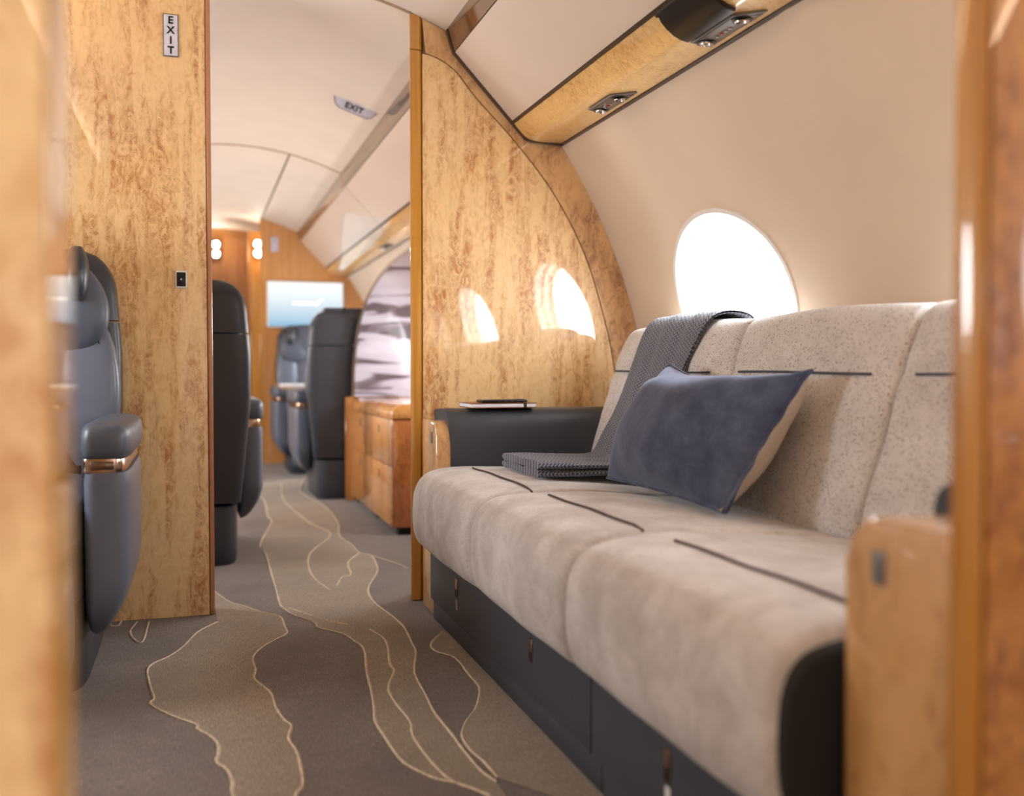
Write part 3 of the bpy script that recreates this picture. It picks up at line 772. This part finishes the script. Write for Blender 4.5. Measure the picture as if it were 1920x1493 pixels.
# ------------------------------------------------------------------ leather seats
def seat(loc, rotz, label):
    """local frame: the sitter faces -Y; outer arm faces at x = +-0.33"""
    t = thing('leather_armchair', label, 'armchair', loc, rotz, None)
    def part(name, bm, mat, parent=t, ang=45): return obj(name, bm, mat, parent, local=True, ang=ang)
    part('base', loft([sell(0, .09, z, a, b, 7) for z, a, b in ((.0, .216, .285), (.012, .222, .29), (.10, .224, .292), (.19, .224, .29), (.225, .226, .288))]), SHELL)
    part('seat_pan', box(-.225, .225, -.27, .30, .22, .345, .03, 3), SHELL)
    part('seat_cushion', loft([sell(0, -.03, z, a, b, 5) for z, a, b in ((.345, .20, .27), (.352, .215, .285), (.38, .224, .295), (.42, .224, .298), (.455, .218, .29), (.472, .195, .262), (.477, .15, .21))]), LEATH2)
    part('leg_rest', loft([sell(0, -.305-.02*(z-.1), z, a, b, 5) for z, a, b in ((.055, .17, .015), (.07, .20, .028), (.12, .212, .034), (.24, .214, .036), (.32, .21, .034), (.342, .19, .02))]), LEATH2)
    # back shell in two pieces with a joint
    def w(z): return .272-.035*max(0, (.62-z)/.35)-(0 if z < .97 else .085*(1-math.sqrt(max(0, 1-((z-.97)/.1125)**2))))-.022*max(0, (z-.80)/.28)
    def yb(z): return .315+.06*(z-.4)
    lo = [.24+.64*k/16 for k in range(17)]
    part('back_shell', loft([sell(0, yb(z)+.03, z, w(z), .062 if z > .3 else .05, 6, 44) for z in lo]), SHELL)
    up = [.886+(1.082-.886)*k/12 for k in range(13)]
    part('head_shell', loft([sell(0, yb(z)+.03, z, w(z), .062-.03*max(0, (z-1.02)/.062)**2, 6, 44) for z in up]), SHELL)
    # front padding: centre, side bolsters with welts, head bolsters, head pad
    zs = [.44+.44*k/14 for k in range(15)]
    part('back_cushion', loft([sell(0, yb(z)-.045-.012*math.sin(PI*(z-.44)/.44), z, .125+.02*math.sin(PI*(z-.44)/.44), .045, 3.2) for z in zs]), LEATH)
    for sx in (-1, 1):
        rg = []
        for k in range(19):
            f = k/18; z = .49+.40*f; e = math.sin(PI*min(1, max(0, f*.97+.015)))**.28
            rg.append(sell(sx*(.190+.006*math.sin(PI*f)), yb(z)-.060, z, (.070+.008*math.sin(PI*f))*max(.35, e), .048*max(.35, e), 3.4, 32))
        bo = part('side_bolster', loft(rg), LEATH2)
        pth = [(sx*(.150+.098*math.sin(PI*min(1, k/20+.04)*.93)**.5), yb(.51+.37*k/20)-.100+.040*(math.sin(PI*k/20*.95))**6, .51+.37*k/20) for k in range(21)]
        part('welt', tube(pth, .0026, 6), BLACKM, bo)
        rg = []
        for k in range(17):
            f = k/16; z = .80+.245*f; e = math.sin(PI*min(1, max(0, f*.95+.025)))**.33
            rg.append(sell(sx*(.150-.035*f*f), yb(z)-.078, z, .105*max(.3, e), .052*max(.35, e), 3.2, 32))
        part('head_bolster', loft(rg), LEATH)
    hp = []
    for k in range(15):
        f = k/14; z = .885+.20*f; e = math.sin(PI*min(1, max(0, f*.94+.03)))**.4
        hp.append(sell(0, yb(z)-.105+.02*f, z, .145*(.6+.4*e), .040*max(.35, e), 3.0, 36))
    h = part('headrest', loft(hp), LEATH)
    for sx in (-1, 1):
        rg = []
        for k in range(13):
            f = k/12; z = .93+.145*f; e = math.sin(PI*min(1, max(0, f*.92+.04)))**.4
            rg.append(sell(sx*(.172), yb(z)-.125, z, .030*max(.4, e), .055*max(.4, e), 2.6, 20))
        part('wing', loft(rg), SHELL, h)
    # arms
    for sx in (-1, 1):
        rg = []
        for k in range(23):
            f = k/22; z = .135+.385*f
            q = max(0, (.30-z)/.165); xo = .330-.072*q**2.0; xi = .226+.012*q**4      # outer side sweeps in towards the bottom
            yf = -.300+.10*q**3; yk = .250-.16*q**2
            if k == 22: xo -= .004; xi += .004
            if k == 0: xo -= .012; xi += .006; yf += .012; yk -= .012
            rg.append(sell(sx*(xo+xi)/2, (yf+yk)/2, z, (xo-xi)/2, (yk-yf)/2, 5.5, 48))
        ar = part('armrest', loft(rg), LEATH2, ang=50)
        part('metal_band', loft([sell(sx*.272, -.025, z, a, .272, 7, 48) for z, a in ((.5205, .046), (.522, .048), (.549, .048), (.551, .046))]), BRASS, ar)
        part('band_inlay', box(sx*.272-.024, sx*.272+.024, -.2985, -.2955, .5265, .545, .001, 1), plain('band_inlay', lin(120, 98, 84), 0.3, 0.8), ar)
        part('arm_pad', loft([sell(sx*.278, -.03, z, a, b, 5.5, 56) for z, a, b in ((.5515, .048, .272), (.556, .053, .280), (.570, .0565, .285), (.598, .0562, .285), (.613, .0540, .282), (.623, .0480, .274), (.6285, .038, .262), (.630, .020, .24))]), LEATH, ar)
    # belt buckle on the inner arm side
    part('belt_buckle', box(-.20, -.165, .14, .17, .482, .515, .006, 2), BRASS)
    part('belt_buckle', box(.205, .223, -.06, -.03, .485, .525, .004, 2), BRASS)
    return t
seat((-0.472, 2.660, 0), 0, 'slate leather armchair with bronze arm band against the exit sign partition')
seat((-0.075, 4.300, 0), PI, 'charcoal leather armchair seen from behind just past the exit sign partition')
ch = seat((0.872, 6.130, 0), PI, 'charcoal leather armchair with its back to the etched glass screen')
obj('head_cover', box(-.175, .175, .30, .43, 1.070, 1.098, .006, 2), SHELL, ch, local=True)
obj('cover_clip', box(.06, .075, .298, .432, 1.068, 1.100, .002, 1), BLACKM, ch, local=True)
seat((0.850, 7.420, 0), 0, 'slate leather armchair facing aft beneath the wall monitor')

# fold-out table between the facing seats
tb = thing('cabin_table', 'white gloss fold out table between the facing seats', 'table', (0.95, 6.76, 0))
obj('table_top', box(0.515, 1.43, 6.55, 6.97, 0.632, 0.655, .006, 2), TABLEW, tb)
obj('table_edge', box(0.520, 1.425, 6.555, 6.965, 0.622, 0.6315, .002, 1), BURL_R, tb)
obj('wall_bracket', box(1.30, 1.46, 6.64, 6.88, 0.30, 0.6215, .01, 2), BASEC, tb)

# ------------------------------------------------------------------ cabinet and etched glass screen
def cabinet():
    t = thing('cabinet', 'glossy burl wood cabinet with drawers beside the aisle under the glass screen', 'cabinet', (1.13, 5.05, 0))
    x0, x1, y0, y1 = 0.832, 1.46, 4.40, 5.66
    obj('body', box(x0+.010, x1, y0+.008, y1, 0.035, 0.520, .003), GROOVE, t)
    obj('end_panel', box(x0+.004, x1, y0, y0+.012, 0.035, 0.518, .003), BURL_D, t)
    rr = .045
    top = [(x0, 0.523)]+[(x0+rr*(1-math.cos(PI/2*k/8)), 0.590-rr*(1-math.sin(PI/2*k/8))) for k in range(9)]+[(x1, 0.590), (x1, 0.523)]
    obj('top_lid', prism(top, y0, y1, bev=.008, seg=3), BURL_R, t)
    for (za, zb) in ((0.312, 0.5195), (0.038, 0.308)):
        d = obj('drawer', box(x0, x0+.02, y0+.014, y1-.002, za, zb, .003), BURL_R, t)
        for y in (4.74, 5.32):
            obj('latch', box(x0-.0015, x0+.002, y-.009, y+.009, zb-.075, zb-.035, .001, 1), DKTRIM, d)
    for y in (4.74, 5.32): obj('lid_latch', box(x0-.0015, x0+.002, y-.009, y+.009, .526, .545, .0005, 1), DKTRIM, t)
    for y in (4.45, 5.0, 5.58): obj('foot', box(x0+.03, x0+.09, y-.03, y+.03, 0.0, 0.036, .004), BLACKM, t)
    p = thing('screen_post', 'slim upright wood panel edge between the cabinet and the charcoal seat', 'panel', (0.86, 5.69, 0))
    obj('upright', box(0.812, 1.46, 5.668, 5.692, 0.0, 0.592, .004, 2), FARWOOD, p)
    obj('edge_strip', box(0.806, 0.8115, 5.666, 5.694, 0.0, 0.592, .002, 1), HONEY, p)
    g = thing('glass_screen', 'etched glass screen with dune streaks and curved edge standing behind the cabinet', 'screen', (1.15, 5.64, 0.59))
    ed = catmull([(0.852, 0.592, 0), (0.855, 0.75, 0), (0.878, 0.960, 0), (0.92, 1.11, 0), (0.975, 1.225, 0), (1.06, 1.34, 0), (1.165, 1.43, 0), (1.20, 1.455, 0)], 6)
    poly = [(p.x, p.y) for p in ed]+[(wall_x(z)-.004, z) for z in (1.45, 1.3, 1.1, 0.9, 0.75, 0.592)]
    obj('pane', prism(poly, 5.632, 5.646, bev=.001, seg=1), GLASSD, g)
    rail = [(p.x, p.y) for p in ed]
    n = len(rail); pl = rail+[(x-.016, z+.004) for x, z in reversed(rail)]
    obj('edge_rail', prism(pl, 5.629, 5.649, bev=.002, seg=1), CHROME, g)
cabinet()

# ------------------------------------------------------------------ signs, switch, monitor, lamps
def upright_exit(xa, xb, za, zb, y, label, size):
    t = thing('exit_sign', label, 'sign', ((xa+xb)/2, y, (za+zb)/2))
    obj('frame', box(xa, xb, y-.005, y-.0003, za, zb, .0012, 1), GREYF, t)
    obj('plate', box(xa+.003, xb-.003, y-.0062, y-.0052, za+.003, zb-.003), SIGNW, t)
    bm = text_bm('EXIT', size, vertical=True)
    bmesh.ops.rotate(bm, verts=bm.verts, cent=(0,0,0), matrix=Matrix.Rotation(PI/2, 3, 'X'))
    bmesh.ops.translate(bm, verts=bm.verts, vec=((xa+xb)/2, y-.0072, (za+zb)/2))
    obj('lettering', bm, BLACKM, t, smooth=False)
upright_exit(-0.0855, -0.0415, 1.676, 1.801, Y_BULK, 'upright white exit sign with black letters on the burl partition', .0300)
upright_exit(0.572, 0.626, 1.675, 1.792, Y_FAR, 'small upright exit sign above the wall monitor', .0275)
def ceiling_exit():
    x0, x1, y = 0.560, 0.752, 4.30
    t = thing('exit_sign', 'lens shaped exit sign fixed to the cream ceiling beside the valance', 'sign', ((x0+x1)/2, y, ceil_z((x0+x1)/2)))
    cx = (x0+x1)/2; zc = (ceil_z(x0)+ceil_z(x1))/2; a = math.atan2(ceil_z(x1)-ceil_z(x0), x1-x0)
    half = (x1-x0)/2/math.cos(a)
    M = Matrix.Translation((cx, y, zc-.012)) @ Matrix.Rotation(-a, 4, 'Y') @ Matrix.Rotation(math.radians(128), 4, 'X')
    def lens(h, w): return [(-w, h*.40), (w, h*.40), (w*.93, h*.1), (w*.80, -h*.28), (w*.62, -h*.45), (-w*.62, -h*.45), (-w*.80, -h*.28), (-w*.93, h*.1)]
    for nm, h, w, z0, z1, mt in (('housing', .062, half, -.016, .001, GREYF), ('plate', .052, half*.955, .001, .0025, SIGNW)):
        bm = prism(lens(h, w), z0, z1, axis='Z', bev=.0006, seg=1); bm.transform(M); obj(nm, bm, mt, t)
    bm = text_bm('EXIT', .036); bm.transform(M @ Matrix.Translation((0, -.001, .0034))); obj('lettering', bm, BLACKM, t, smooth=False)
ceiling_exit()
sw = thing('wall_switch', 'small black switch in a white frame on the burl partition', 'switch', (-0.04, Y_BULK, 1.018))
obj('frame', box(-0.0575, -0.0235, Y_BULK-.005, Y_BULK-.0003, 0.992, 1.044, .004, 3), WHITE, sw)
obj('rocker', box(-0.0535, -0.0275, Y_BULK-.0075, Y_BULK-.0045, 0.997, 1.039, .0015, 2), BLACK, sw)
obj('indicator', box(-0.0425, -0.0385, Y_BULK-.0082, Y_BULK-.0074, 1.016, 1.020), WHITE, sw)

mo = thing('wall_monitor', 'wall monitor showing a pale blue screen on the forward partition', 'monitor', (0.83, Y_FAR, 1.26))
obj('bezel', box(0.536, 1.136, Y_FAR-.035, Y_FAR-.001, 1.080, 1.446, .012, 3), WHITE, mo)
obj('screen', box(0.545, 1.127, Y_FAR-.038, Y_FAR-.0352, 1.089, 1.437), SCREEN, mo)
lg = bmesh.new()
for k in range(7): box(0.735+k*.024, 0.750+k*.024, Y_FAR-.0392, Y_FAR-.0385, 1.262, 1.280, bm=lg)
obj('caption_marks', lg, LOGO, mo)
swo = prism([(0.905, 1.258), (0.918, 1.258), (0.955, 1.296), (0.982, 1.306), (0.948, 1.303)], Y_FAR-.0392, Y_FAR-.0385)
obj('swoosh_mark', swo, LOGO, mo)

def globe(x, y, z, label):
    t = thing('vestibule_lamp', label, 'lamp', (x, y, z), 0, 'lamps in the forward vestibule')
    rg = [[(x+r*math.cos(2*PI*k/16), y+d, z+r*math.sin(2*PI*k/16)) for k in range(16)] for r, d in ((.030, .04), (.034, .025), (.034, .012))]
    obj('holder', loft(rg), CHROME, t)
    rg = [[(x+.026*math.sin(a)*math.cos(2*PI*k/16), y-.004-.026*math.cos(a)+.02, z+.026*math.sin(a)*math.sin(2*PI*k/16)) for k in range(16)] for a in (.12, .5, .9, 1.3, 1.7)]
    obj('bulb', loft(rg), BULB, t)
for x, z, w in ((0.170, 1.815, 'upper'), (0.170, 1.735, 'lower')): globe(x, Y_END-.042, z, w+' warm lamp of the pair on the wood wall beyond the forward doorway')
for x, z, w in ((0.480, 1.755, 'upper'), (0.480, 1.680, 'lower')): globe(x, 8.2598, z, w+' warm lamp of the pair on the closet edge inside the doorway')

# warm wash strips of the ceiling, tucked in along the left and right headliner edges
def wash(y0, y1, label):
    t = thing('wash_light', label, 'light', (-0.45, (y0+y1)/2, 1.79))
    obj('channel', box(-0.50, -0.445, y0, y1, 1.745, 1.760, .003, 1), CHROME, t)
    obj('diffuser', box(-0.494, -0.450, y0+.01, y1-.01, 1.7605, 1.766), LED, t)
wash(-3.0, 0.55, 'warm wash light strip along the aft ceiling edge')
wash(0.85, 3.10, 'warm wash light strip along the ceiling edge opposite the sofa')
wash(3.35, 8.0, 'warm wash light strip along the forward ceiling edge')
